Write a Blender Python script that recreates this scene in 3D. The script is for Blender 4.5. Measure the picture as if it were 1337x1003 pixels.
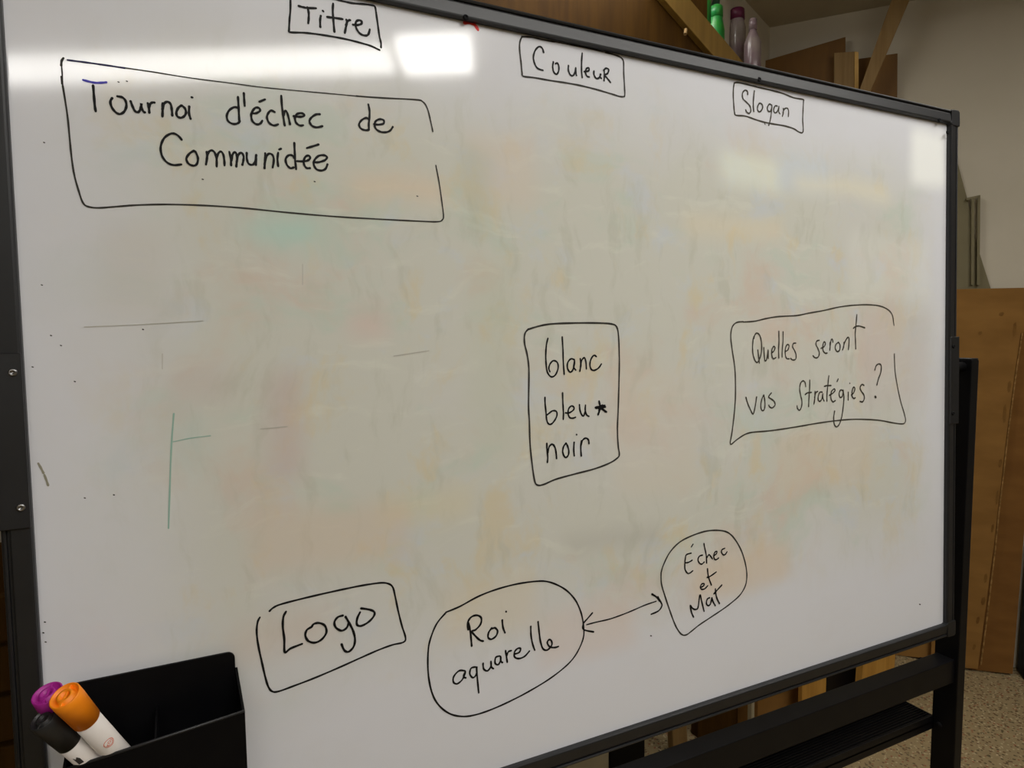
import bpy, bmesh, math, random
from mathutils import Vector, Matrix
random.seed(7)
C = bpy.context.scene
for o in list(bpy.data.objects): bpy.data.objects.remove(o)
COL = C.collection

# ---------------------------------------------------------------- camera
CAM = Vector((0, 0, 1.5))
FPX, CX, CY = 849.0, 668.5, 501.5
# rows: world X, Y, Z written in camera axes (x right, y down, z forward)
RX = Vector((0.90079911, -0.04199826, 0.43220031))
RY = Vector((-0.4341231, -0.06439851, 0.89854881))
RZ = RX.cross(RY); RZ = RZ if RZ.y < 0 else -RZ
cam_d = bpy.data.cameras.new('camera'); cam = bpy.data.objects.new('camera', cam_d); COL.objects.link(cam)
cam_d.sensor_fit = 'HORIZONTAL'; cam_d.sensor_width = 36.0
cam_d.lens = FPX / 1337.0 * 36.0
cam_d.clip_start = 0.01
right = Vector((RX.x, RY.x, RZ.x)); down = Vector((RX.y, RY.y, RZ.y)); fwd = Vector((RX.z, RY.z, RZ.z))
cam.matrix_world = Matrix(((right.x, -down.x, -fwd.x, CAM.x), (right.y, -down.y, -fwd.y, CAM.y),
                           (right.z, -down.z, -fwd.z, CAM.z), (0, 0, 0, 1)))
C.camera = cam

# ---------------------------------------------------------------- world and exposure
w = bpy.data.worlds.new('world'); C.world = w; w.use_nodes = True
w.node_tree.nodes['Background'].inputs[0].default_value = (0.9, 0.85, 0.75, 1)
w.node_tree.nodes['Background'].inputs[1].default_value = 0.02
C.view_settings.view_transform = 'Standard'; C.view_settings.look = 'None'
C.view_settings.gamma = 1.0; C.view_settings.use_curve_mapping = False
C.view_settings.exposure = 0.0
LAMP = 13.6            # emission of the fluorescent and added fill diffusers

# ---------------------------------------------------------------- measuring helpers
def ray(px, py):
    v = Vector((px - CX, py - CY, FPX))
    return Vector((RX.dot(v), RY.dot(v), RZ.dot(v)))
BU = Vector((0, 0.03232072, 0.99947755))          # up along the slightly tilted board
BN = Vector((0, 0.99947755, -0.03232072))         # from the viewer into the board
BD = 1.0 / 1.256
def brd(u, v, off=0.0):                            # board coordinates -> world; off = distance in front
    return CAM + Vector((u, 0, 0)) + BU * v + BN * (BD - off)
def uv_of(px, py, off=0.0):
    r = ray(px, py); p = r * ((BD - off) / r.dot(BN))
    return p.x, p.dot(BU)
def atY(px, py, y):
    r = ray(px, py); return CAM + r * (y / r.y)
WN = Vector((0.7632, 0.6462, 0)).normalized()      # direction to the far wall
WE = Vector((WN.y, -WN.x, 0))                      # along the far wall, to the right
WD = 3.45
def wl(a, d, z): return WE * a + WN * d + Vector((0, 0, z))
def atW(px, py, d=WD):
    r = ray(px, py); return CAM + r * (d / r.dot(WN))
def wcoord(p): return (p.dot(WE), p.dot(WN), p.z)
def atZ(px, py, z):
    r = ray(px, py); return CAM + r * ((z - CAM.z) / r.z)
CEIL = 2.947

# ---------------------------------------------------------------- object helpers
def link(name, me, mat=None, parent=None):
    o = bpy.data.objects.new(name, me); COL.objects.link(o)
    if mat: me.materials.append(mat)
    if parent:
        o.parent = parent
        o.matrix_parent_inverse = world_of(parent).inverted()
    return o
def world_of(o):
    m = o.matrix_basis.copy()
    if o.parent: m = world_of(o.parent) @ o.matrix_parent_inverse @ m
    return m
def mesh_of(name, bm, smooth=False):
    bmesh.ops.recalc_face_normals(bm, faces=bm.faces)
    me = bpy.data.meshes.new(name); bm.to_mesh(me); bm.free()
    if smooth:
        for p in me.polygons: p.use_smooth = True
    return me
def obj(name, bm, mat, parent=None, smooth=False):
    return link(name, mesh_of(name, bm, smooth), mat, parent)
def tag(o, label=None, cat=None, group=None, kind=None):
    if label: o['label'] = label
    if cat: o['category'] = cat
    if group: o['group'] = group
    if kind: o['kind'] = kind
    return o
def empty(name, loc, label, cat, group=None):
    o = bpy.data.objects.new(name, None); COL.objects.link(o); o.location = loc
    o.empty_display_size = 0.05
    return tag(o, label, cat, group)
def prism(bm, front, depth):                       # polygon (world points) pushed back by a vector
    d = depth
    a = [bm.verts.new(p) for p in front]; b = [bm.verts.new(p + d) for p in front]
    bm.faces.new(a); bm.faces.new(b[::-1])
    n = len(a)
    for i in range(n): bm.faces.new((a[i], b[i], b[(i + 1) % n], a[(i + 1) % n]))
def box(bm, o, ax, ay, az):                        # corner and three edge vectors
    prism(bm, [o, o + ax, o + ax + az, o + az], ay)
def abox(bm, x0, x1, y0, y1, z0, z1):
    box(bm, Vector((x0, y0, z0)), Vector((x1 - x0, 0, 0)), Vector((0, y1 - y0, 0)), Vector((0, 0, z1 - z0)))
def bevel(bm, w, seg=2):
    bmesh.ops.recalc_face_normals(bm, faces=bm.faces)
    ed = [e for e in bm.edges if len(e.link_faces) == 2 and e.calc_face_angle(0) > 0.5]
    bmesh.ops.bevel(bm, geom=ed, offset=w, segments=seg, affect='EDGES', profile=0.6)
def lathe(bm, p0, axis, prof, n=32, cap=True):     # prof: (distance along axis, radius)
    axis = axis.normalized()
    s = axis.cross(Vector((0, 0, 1)));  s = s if s.length > .01 else axis.cross(Vector((1, 0, 0)))
    s.normalize(); t = axis.cross(s)
    rings = []
    for h, r in prof:
        rings.append([bm.verts.new(p0 + axis * h + (s * math.cos(2 * math.pi * i / n) + t * math.sin(2 * math.pi * i / n)) * max(r, 1e-5)) for i in range(n)])
    for a, b in zip(rings, rings[1:]):
        for i in range(n): bm.faces.new((a[i], a[(i + 1) % n], b[(i + 1) % n], b[i]))
    if cap:
        bm.faces.new(rings[0][::-1]); bm.faces.new(rings[-1])
def tube(bm, pts, r, n=8):
    rings = []
    for i, p in enumerate(pts):
        d = (pts[min(i + 1, len(pts) - 1)] - pts[max(i - 1, 0)]).normalized()
        s = d.cross(Vector((0.13, 0.2, 1))).normalized(); t = d.cross(s)
        rings.append([bm.verts.new(p + (s * math.cos(2 * math.pi * k / n) + t * math.sin(2 * math.pi * k / n)) * r) for k in range(n)])
    for a, b in zip(rings, rings[1:]):
        for k in range(n): bm.faces.new((a[k], a[(k + 1) % n], b[(k + 1) % n], b[k]))
    bm.faces.new(rings[0][::-1]); bm.faces.new(rings[-1])

# ---------------------------------------------------------------- materials
def lin(c):
    return tuple((x / 12.92 if x <= 0.04045 else ((x + 0.055) / 1.055) ** 2.4) for x in c)
def S(r, g, b): return lin((r / 255, g / 255, b / 255)) + (1,)
def base_mat(name, col, rough=0.6, metal=0.0, spec=0.5):
    m = bpy.data.materials.new(name); m.use_nodes = True
    b = m.node_tree.nodes['Principled BSDF']
    b.inputs['Base Color'].default_value = col; b.inputs['Roughness'].default_value = rough
    b.inputs['Metallic'].default_value = metal; b.inputs['Specular IOR Level'].default_value = spec
    return m
def N(m, t, **k):
    n = m.node_tree.nodes.new(t)
    for a, v in k.items():
        if hasattr(n, a): setattr(n, a, v)
    return n
def L(m, a, b): m.node_tree.links.new(a, b)
def noisy(name, c1, c2, scale=8, rough=0.6, stretch=(1, 1, 1), detail=5, bump=0.0, lo=0.35, hi=0.65, spec=0.4, rot=(0, 0, 0)):
    m = base_mat(name, c1, rough, 0, spec); b = m.node_tree.nodes['Principled BSDF']
    tc = N(m, 'ShaderNodeTexCoord'); mp = N(m, 'ShaderNodeMapping'); mp.inputs['Scale'].default_value = stretch
    mp.inputs['Rotation'].default_value = rot
    nz = N(m, 'ShaderNodeTexNoise'); nz.inputs['Scale'].default_value = scale; nz.inputs['Detail'].default_value = detail
    mr = N(m, 'ShaderNodeMapRange'); mr.inputs[1].default_value = lo; mr.inputs[2].default_value = hi
    mx = N(m, 'ShaderNodeMix', data_type='RGBA')
    mx.inputs[6].default_value = c1; mx.inputs[7].default_value = c2
    L(m, tc.outputs['Object'], mp.inputs[0]); L(m, mp.outputs[0], nz.inputs['Vector'])
    L(m, nz.outputs['Fac'], mr.inputs[0]); L(m, mr.outputs[0], mx.inputs[0]); L(m, mx.outputs[2], b.inputs['Base Color'])
    if bump:
        bp = N(m, 'ShaderNodeBump'); bp.inputs['Strength'].default_value = bump; bp.inputs['Distance'].default_value = 0.002
        L(m, nz.outputs['Fac'], bp.inputs['Height']); L(m, bp.outputs[0], b.inputs['Normal'])
    return m

M_frame = noisy('black_painted_metal', S(17, 18, 21), S(22, 23, 26), 30, 0.46, spec=0.6)
M_black = noisy('black_steel', S(6, 6, 9), S(10, 10, 13), 20, 0.45, spec=0.25)
M_plastic = noisy('black_plastic', S(4, 4, 7), S(7, 7, 9), 40, 0.5, spec=0.15)
M_chrome = base_mat('worn_screw_steel', S(150, 150, 150), 0.3, 1.0)
M_screw = base_mat('dark_screw', S(8, 8, 9), 0.7, 0, 0.2)
M_wall = noisy('painted_wall', S(190, 182, 163), S(196, 188, 170), 3, 0.8, bump=0.03)
M_ceil = noisy('ceiling_paint', S(176, 168, 150), S(184, 176, 158), 4, 0.9)
M_card = noisy('cardboard', S(128, 92, 46), S(142, 104, 54), 5, 0.85, (1, 1, 2.5), bump=0.05, spec=0.15)
M_card2 = noisy('dark_cardboard', S(112, 76, 36), S(124, 86, 42), 6, 0.85, (1, 1, 3), spec=0.15)
M_edge = noisy('cardboard_edge', S(156, 120, 72), S(110, 80, 42), 60, 0.9, spec=0.1)
M_stain = noisy('cardboard_stain', S(106, 74, 36), S(124, 90, 46), 30, 0.9, spec=0.1)
M_ply = noisy('dark_plywood', S(72, 48, 12), S(58, 37, 8), 6, 0.7, (6, 6, 0.6), bump=0.03, spec=0.1)
M_pine = noisy('pine', S(128, 98, 38), S(116, 88, 32), 8, 0.6, (7, 7, 0.5), bump=0.04)
M_tan = noisy('tan_wood', S(146, 118, 74), S(132, 104, 62), 8, 0.7, (7, 7, 0.5), bump=0.04)
M_pinelight = noisy('light_pine', S(188, 140, 62), S(168, 122, 50), 8, 0.6, (7, 7, 0.5), bump=0.04)
M_brown = noisy('brown_board', S(120, 84, 30), S(104, 71, 23), 5, 0.6, (4, 4, 0.6))
M_olive = noisy('olive_sheet', S(112, 104, 76), S(122, 114, 86), 5, 0.75)
M_cream = noisy('cream_metal', S(160, 152, 126), S(170, 160, 134), 10, 0.5)
M_ink = base_mat('black_marker_ink', S(14, 13, 14), 0.6, 0, 0.2)
M_ink_thin = base_mat('thin_black_ink', S(50, 48, 44), 0.6, 0, 0.2)
M_ink_grey = base_mat('faded_black_ink', S(66, 62, 54), 0.6, 0, 0.2)
M_ink_blue = base_mat('blue_ink', S(80, 76, 190), 0.5, 0, 0.2)
M_ink_navy = base_mat('navy_ink', S(40, 40, 80), 0.5, 0, 0.2)
M_ink_red = base_mat('red_ink', S(226, 66, 62), 0.5, 0, 0.2)
M_ink_teal = base_mat('faint_teal_ink', S(150, 186, 172), 0.5, 0, 0.3)
M_ink_faint = base_mat('faint_grey_residue', S(186, 184, 174), 0.5, 0, 0.3)
M_scuff = base_mat('grey_brown_scuff', S(146, 142, 124), 0.6)
M_light = bpy.data.materials.new('added_fill_diffuser'); M_light.use_nodes = True
nt = M_light.node_tree; nt.nodes.remove(nt.nodes['Principled BSDF'])
em = nt.nodes.new('ShaderNodeEmission'); em.inputs[0].default_value = (1.0, 0.975, 0.93, 1); em.inputs[1].default_value = LAMP
nt.links.new(em.outputs[0], nt.nodes['Material Output'].inputs[0])
M_light2 = M_light.copy(); M_light2.name = 'brighter_diffuser'; M_light2.node_tree.nodes['Emission'].inputs[1].default_value = LAMP * 1.7
M_light3 = M_light.copy(); M_light3.name = 'long_tube_diffuser'; M_light3.node_tree.nodes['Emission'].inputs[1].default_value = LAMP * 1.25
M_fix = base_mat('white_enamel', S(220, 216, 205), 0.4)

# speckled floor
M_floor = base_mat('speckled_floor', S(150, 132, 98), 0.55)
b = M_floor.node_tree.nodes['Principled BSDF']
tc = N(M_floor, 'ShaderNodeTexCoord')
prev = None
basec = N(M_floor, 'ShaderNodeMix', data_type='RGBA'); basec.inputs[6].default_value = S(168, 150, 112); basec.inputs[7].default_value = S(140, 122, 88)
nz = N(M_floor, 'ShaderNodeTexNoise'); nz.inputs['Scale'].default_value = 45; nz.inputs['Detail'].default_value = 6
L(M_floor, tc.outputs['Object'], nz.inputs['Vector']); L(M_floor, nz.outputs['Fac'], basec.inputs[0])
prev = basec.outputs[2]
for sc, thr, col, seed in ((60, 0.27, S(112, 84, 60), 0), (52, 0.24, S(100, 88, 64), 3), (66, 0.24, S(190, 174, 138), 9), (45, 0.18, S(146, 88, 62), 5)):
    mp = N(M_floor, 'ShaderNodeMapping'); mp.inputs['Location'].default_value = (seed, seed * .7, 0)
    vo = N(M_floor, 'ShaderNodeTexVoronoi'); vo.inputs['Scale'].default_value = sc
    lt = N(M_floor, 'ShaderNodeMath', operation='LESS_THAN'); lt.inputs[1].default_value = thr
    mx = N(M_floor, 'ShaderNodeMix', data_type='RGBA'); mx.inputs[7].default_value = col
    L(M_floor, tc.outputs['Object'], mp.inputs[0]); L(M_floor, mp.outputs[0], vo.inputs['Vector'])
    L(M_floor, vo.outputs['Distance'], lt.inputs[0]); L(M_floor, lt.outputs[0], mx.inputs[0])
    L(M_floor, prev, mx.inputs[6]); prev = mx.outputs[2]
L(M_floor, prev, b.inputs['Base Color'])

# whiteboard enamel with the ghosts of wiped-off marker and a painted-in reflection
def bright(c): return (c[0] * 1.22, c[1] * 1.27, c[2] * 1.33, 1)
def board_material():
    m = base_mat('wiped_whiteboard_enamel', S(205, 203, 200), 0.16, 0, 0.5)
    b = m.node_tree.nodes['Principled BSDF']
    uvn = N(m, 'ShaderNodeUVMap'); uvn.uv_map = 'board'
    base = N(m, 'ShaderNodeRGB'); base.outputs[0].default_value = BOARD_BASE
    # wobble the coordinates so the wiped shapes get smeared outlines
    wob = N(m, 'ShaderNodeTexNoise'); wob.inputs['Scale'].default_value = 5; wob.inputs['Detail'].default_value = 4
    L(m, uvn.outputs[0], wob.inputs['Vector'])
    sub = N(m, 'ShaderNodeVectorMath', operation='SUBTRACT'); sub.inputs[1].default_value = (.5, .5, .5)
    L(m, wob.outputs['Color'], sub.inputs[0])
    scl = N(m, 'ShaderNodeVectorMath', operation='SCALE'); scl.inputs['Scale'].default_value = 0.13
    L(m, sub.outputs[0], scl.inputs[0])
    add = N(m, 'ShaderNodeVectorMath', operation='ADD'); L(m, uvn.outputs[0], add.inputs[0]); L(m, scl.outputs[0], add.inputs[1])
    scl2 = N(m, 'ShaderNodeVectorMath', operation='SCALE'); scl2.inputs['Scale'].default_value = 0.045
    L(m, sub.outputs[0], scl2.inputs[0])
    add2 = N(m, 'ShaderNodeVectorMath', operation='ADD'); L(m, uvn.outputs[0], add2.inputs[0]); L(m, scl2.outputs[0], add2.inputs[1])
    # area that has been written on and wiped (centre of the board)
    def soft_box(cu, cv, ru, rv, edge, strength, src=None):
        mp = N(m, 'ShaderNodeVectorMath', operation='SUBTRACT'); mp.inputs[1].default_value = (cu, cv, 0)
        L(m, (src or add).outputs[0], mp.inputs[0])
        ab = N(m, 'ShaderNodeVectorMath', operation='ABSOLUTE'); L(m, mp.outputs[0], ab.inputs[0])
        sp = N(m, 'ShaderNodeSeparateXYZ'); L(m, ab.outputs[0], sp.inputs[0])
        outs = []
        for k, r in ((0, ru), (1, rv)):
            mr = N(m, 'ShaderNodeMapRange', interpolation_type='SMOOTHSTEP')
            mr.inputs[1].default_value = r + edge; mr.inputs[2].default_value = r - edge
            mr.inputs[3].default_value = 0; mr.inputs[4].default_value = 1
            L(m, sp.outputs[k], mr.inputs[0]); outs.append(mr.outputs[0])
        mu = N(m, 'ShaderNodeMath', operation='MULTIPLY'); L(m, outs[0], mu.inputs[0]); L(m, outs[1], mu.inputs[1])
        mu2 = N(m, 'ShaderNodeMath', operation='MULTIPLY'); L(m, mu.outputs[0], mu2.inputs[0]); mu2.inputs[1].default_value = strength
        return mu2.outputs[0]
    def mixin(prev, fac, col):
        mx = N(m, 'ShaderNodeMix', data_type='RGBA'); L(m, fac, mx.inputs[0]); L(m, prev, mx.inputs[6]); mx.inputs[7].default_value = col
        return mx.outputs[2]
    centre = soft_box(0.60, -0.02, 0.66, 0.34, 0.10, 1.0)
    prev = mixin(base.outputs[0], centre, BOARD_WIPED)
    def noise_mask(scale, lo, hi, stretch, seed, strength, region=None):
        mp = N(m, 'ShaderNodeMapping'); mp.inputs['Scale'].default_value = stretch; mp.inputs['Location'].default_value = (seed, seed * 1.7, seed)
        L(m, add.outputs[0], mp.inputs[0])
        nz = N(m, 'ShaderNodeTexNoise'); nz.inputs['Scale'].default_value = scale; nz.inputs['Detail'].default_value = 5; nz.inputs['Roughness'].default_value = 0.6
        L(m, mp.outputs[0], nz.inputs['Vector'])
        mr = N(m, 'ShaderNodeMapRange', interpolation_type='SMOOTHSTEP'); mr.inputs[1].default_value = lo; mr.inputs[2].default_value = hi
        mr.inputs[4].default_value = strength
        L(m, nz.outputs['Fac'], mr.inputs[0])
        if region is None: return mr.outputs[0]
        mu = N(m, 'ShaderNodeMath', operation='MULTIPLY'); L(m, mr.outputs[0], mu.inputs[0]); L(m, region, mu.inputs[1])
        return mu.outputs[0]
    for scale, lo, hi, st, seed, k, col in (
            (5.0, .52, .68, (1, 1, 1), 3.1, .60, S(200, 178, 160)),     # pinkish tan clouds
            (6.0, .52, .68, (1, 1.6, 1), 11.4, .55, S(180, 192, 176)),  # greenish
            (8.0, .54, .68, (1.5, 1, 1), 21.9, .60, S(202, 186, 150)),  # yellow ochre
            (9.0, .55, .70, (1, 1.2, 1), 33.0, .45, S(188, 194, 202)),  # bluish
            (14.0, .52, .70, (2.4, .6, 1), 5.5, .40, S(176, 174, 156)),   # vertical wipes
            (16.0, .55, .70, (.5, 2.4, 1), 8.5, .28, S(214, 212, 196))):# horizontal wipes
        prev = mixin(prev, noise_mask(scale, lo, hi, st, seed, k, centre), bright(col))
    # weaker clouds everywhere
    prev = mixin(prev, noise_mask(3.5, .48, .68, (1, 1, 1), 44.0, .30), bright(S(200, 196, 194)))
    # wiped and plain paler patches with a shape of their own
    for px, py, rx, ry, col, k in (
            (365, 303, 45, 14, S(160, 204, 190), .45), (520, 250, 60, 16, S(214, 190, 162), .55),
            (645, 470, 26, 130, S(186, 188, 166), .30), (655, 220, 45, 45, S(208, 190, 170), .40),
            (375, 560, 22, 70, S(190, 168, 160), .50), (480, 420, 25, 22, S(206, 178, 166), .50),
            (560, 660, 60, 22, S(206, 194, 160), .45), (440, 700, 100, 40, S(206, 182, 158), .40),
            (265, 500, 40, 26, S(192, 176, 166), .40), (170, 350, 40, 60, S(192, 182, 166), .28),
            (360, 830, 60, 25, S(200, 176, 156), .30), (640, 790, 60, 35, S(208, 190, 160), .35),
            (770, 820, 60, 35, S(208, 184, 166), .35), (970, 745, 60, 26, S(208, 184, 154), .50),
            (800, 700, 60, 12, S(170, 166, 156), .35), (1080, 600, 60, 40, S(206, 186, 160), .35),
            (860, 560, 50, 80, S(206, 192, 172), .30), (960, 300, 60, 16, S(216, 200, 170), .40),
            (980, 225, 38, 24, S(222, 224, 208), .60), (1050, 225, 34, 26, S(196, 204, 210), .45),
            (1100, 245, 60, 10, S(222, 212, 184), .50), (1212, 205, 22, 38, S(240, 238, 230), .80),  # first entry: reflected ceiling band, painted as a cream strip
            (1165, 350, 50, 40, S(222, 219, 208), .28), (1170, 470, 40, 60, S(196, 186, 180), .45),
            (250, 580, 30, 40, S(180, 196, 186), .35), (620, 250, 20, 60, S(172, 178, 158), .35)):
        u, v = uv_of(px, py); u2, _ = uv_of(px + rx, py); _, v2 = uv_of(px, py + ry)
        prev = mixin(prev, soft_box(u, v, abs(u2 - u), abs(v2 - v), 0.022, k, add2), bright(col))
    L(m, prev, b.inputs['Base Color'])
    # streaky gloss
    nz = N(m, 'ShaderNodeTexNoise'); nz.inputs['Scale'].default_value = 12; nz.inputs['Detail'].default_value = 4; L(m, add.outputs[0], nz.inputs['Vector'])
    mr = N(m, 'ShaderNodeMapRange'); mr.inputs[3].default_value = 0.05; mr.inputs[4].default_value = 0.10
    L(m, nz.outputs['Fac'], mr.inputs[0]); L(m, mr.outputs[0], b.inputs['Roughness'])
    return m
BOARD_BASE = bright(S(206, 204, 205))
BOARD_WIPED = bright(S(196, 193, 180))
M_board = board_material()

# ================================================================ SETTING
def quad_slab(name, pts, thick, mat):
    bm = bmesh.new(); prism(bm, pts, thick); return tag(obj(name, bm, mat), kind='structure')
A0, A1, D0, D1 = -4.2, 6.2, -4.0, WD
T = 0.1
quad_slab('floor', [wl(A0, D0, 0), wl(A1, D0, 0), wl(A1, D1, 0), wl(A0, D1, 0)], Vector((0, 0, -T)), M_floor)
quad_slab('ceiling', [wl(A0, D0, CEIL), wl(A1, D0, CEIL), wl(A1, D1, CEIL), wl(A0, D1, CEIL)], Vector((0, 0, T)), M_ceil)
quad_slab('wall_back', [wl(A0 - T, D1, -T), wl(A1 + T, D1, -T), wl(A1 + T, D1, CEIL + T), wl(A0 - T, D1, CEIL + T)], WN * T, M_wall)
quad_slab('wall_front', [wl(A0 - T, D0, -T), wl(A1 + T, D0, -T), wl(A1 + T, D0, CEIL + T), wl(A0 - T, D0, CEIL + T)], WN * -T, M_wall)
quad_slab('wall_left', [wl(A0, D0, -T), wl(A0, D1, -T), wl(A0, D1, CEIL + T), wl(A0, D0, CEIL + T)], WE * -T, M_wall)
quad_slab('wall_right', [wl(A1, D0, -T), wl(A1, D1, -T), wl(A1, D1, CEIL + T), wl(A1, D0, CEIL + T)], WE * T, M_wall)
# boxed-in corner of the wall beside the hanging things
k0 = atW(1005, 36); k0.z = 0; dirB = Vector((-0.904, -0.428, 0)); q1 = k0 + dirB * 0.62
ca, cd, _ = wcoord(q1)
base = [k0, q1, q1 + WN * (WD - cd)]
quad_slab('trim_1', base, Vector((0, 0, CEIL)), M_wall)

# ================================================================ CEILING LIGHTS
def ceiling_light(p0, p1, wd, label, lm=None):
    p0 = Vector((p0[0], p0[1], CEIL)); p1 = Vector((p1[0], p1[1], CEIL)); d = (p1 - p0); e = d.normalized(); s_ = e.cross(Vector((0, 0, 1)))
    t = empty('ceiling_light', (p0 + p1) / 2, label, 'ceiling light', 'fluorescent fittings on the ceiling')
    bm = bmesh.new(); box(bm, p0 - s_ * (wd / 2 + .015) - Vector((0, 0, .045)), s_ * (wd + .03), d, Vector((0, 0, .045))); bevel(bm, .006)
    obj('housing', bm, M_fix, t)
    bm = bmesh.new(); box(bm, p0 + e * .003 - s_ * wd / 2 - Vector((0, 0, .07)), s_ * wd, d - e * .006, Vector((0, 0, .026)))
    obj('diffuser', bm, lm or M_light, t)
ceiling_light((-1.80, -2.52), (0.850, -1.315), .21, 'long fluorescent fitting, mirrored across the upper left of the whiteboard', M_light3)
ceiling_light((0.872, -1.268), (1.17, -1.13), .31, 'short wide fluorescent fitting mirrored as the bright patch right of Titre', M_light2)
for k, (a, c) in enumerate((((.10, -.82), (1.26, -.28)), ((1.38, -.22), (2.54, .32)), ((.75, 1.65), (1.75, 2.11)))):  # unseen fill lights added to brighten the board and the back wall
    ceiling_light(a, c, .30, ['added unseen fill light overhead, in front of the whiteboard', 'added unseen fill light overhead, towards the right end of the whiteboard', 'added unseen fill light behind the whiteboard, nearest the wooden boards'][k])

# ================================================================ WHITEBOARD
U0, U1, V0, V1 = -0.157, 1.342, -0.5695, 0.4285
FW = 0.0262
wb = empty('whiteboard', ((U0 + U1) / 2, 0.815, 0), 'large black-framed mobile whiteboard with French handwriting on a steel stand', 'whiteboard')
me = bpy.data.meshes.new('writing_surface')
bm = bmesh.new(); uvl = bm.loops.layers.uv.new('board')
prism(bm, [brd(U0 - .004, V0 - .004), brd(U1 + .004, V0 - .004), brd(U1 + .004, V1 + .004), brd(U0 - .004, V1 + .004)], BN * 0.012)
bmesh.ops.recalc_face_normals(bm, faces=bm.faces)
for f in bm.faces:
    for l in f.loops:
        p = l.vert.co - CAM; l[uvl].uv = (p.x, p.dot(BU))
bm.to_mesh(me); bm.free()
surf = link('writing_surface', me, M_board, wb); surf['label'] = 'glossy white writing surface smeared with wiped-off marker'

# frame rails: face, groove and outer bead swept along each side
PROF = [(0, -.011), (0, .006), (.0012, .0088), (.0030, .0092), (.0175, .0078), (.019, .0068), (.0195, .0045), (.0212, .0045), (.0216, .0068), (.0235, .0078), (.0255, .0068), (FW, .0045), (FW, -.016), (.003, -.016)]
def rail(c0, c1, out, vert):
    bm = bmesh.new(); rings = []
    for c in (c0, c1):
        ring = []
        for a, h in PROF:
            if vert: u, v = c0[0] + out * a, c[1]
            else: u, v = c[0], c0[1] + out * a
            ring.append(bm.verts.new(brd(u, v, h)))
        rings.append(ring)
    n = len(PROF)
    for i in range(n): bm.faces.new((rings[0][i], rings[0][(i + 1) % n], rings[1][(i + 1) % n], rings[1][i]))
    bm.faces.new(rings[0]); bm.faces.new(rings[1][::-1])
    return obj('frame_rail', bm, M_frame, wb)
rail((U0, V1), (U1, V1), 1, False); rail((U0, V0), (U1, V0), -1, False)
rail((U0, V0), (U0, V1), -1, True); rail((U1, V0), (U1, V1), 1, True)
for cu, su in ((U0, -1), (U1, 1)):
    for cv, sv in ((V0, -1), (V1, 1)):
        bm = bmesh.new()
        loop = [(0.0005, 0.0005), (0.0005, FW - .002), (.002, FW), (FW - .004, FW + .0008), (FW, FW - .003), (FW + .0008, .003), (FW, 0.0005)]
        loop = [(-.004, .0), (0, .004)] + loop[1:-1] + [(FW, -.004), (.004, -.004)]
        prism(bm, [brd(cu + su * a, cv + sv * b_, .0098) for a, b_ in loop], BN * .026); bevel(bm, .0012, 2)
        obj('corner_cap', bm, M_frame, wb)
def screw(u, v, off, parent=wb, r=.0035, mat=M_screw, name='screw'):
    bm = bmesh.new()
    lathe(bm, brd(u, v, off - .001), -BN, [(0, r), (.0016, r), (.0026, r * .8), (.003, r * .45), (.0018, r * .4), (.0018, 0)], 14)
    return obj(name, bm, mat, parent, True)
for px, py in ((608, 23), (991, 104), (1226, 157), (1237, 173)):
    u, v = uv_of(px, py, .008); screw(u, v, .0085, r=.0038)
# pivot plates on both side rails
for side in (0, 1):
    e = (U0 - .050, U0 - .0005) if side == 0 else (U1 + .0005, U1 + FW + .002)
    bm = bmesh.new()
    prism(bm, [brd(e[0], -.162, .0115), brd(e[1], -.162, .0115), brd(e[1], .012, .0115), brd(e[0], .012, .0115)], BN * .003)
    bevel(bm, .0008, 1)
    pl = obj('pivot_plate', bm, M_frame, wb)
    x = U0 - .0075 if side == 0 else U1 + .0075
    for vv in (-.007, -.1405):
        s_ = screw(x, vv, .0118, pl, .004, M_chrome if side == 0 else M_screw)
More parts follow.
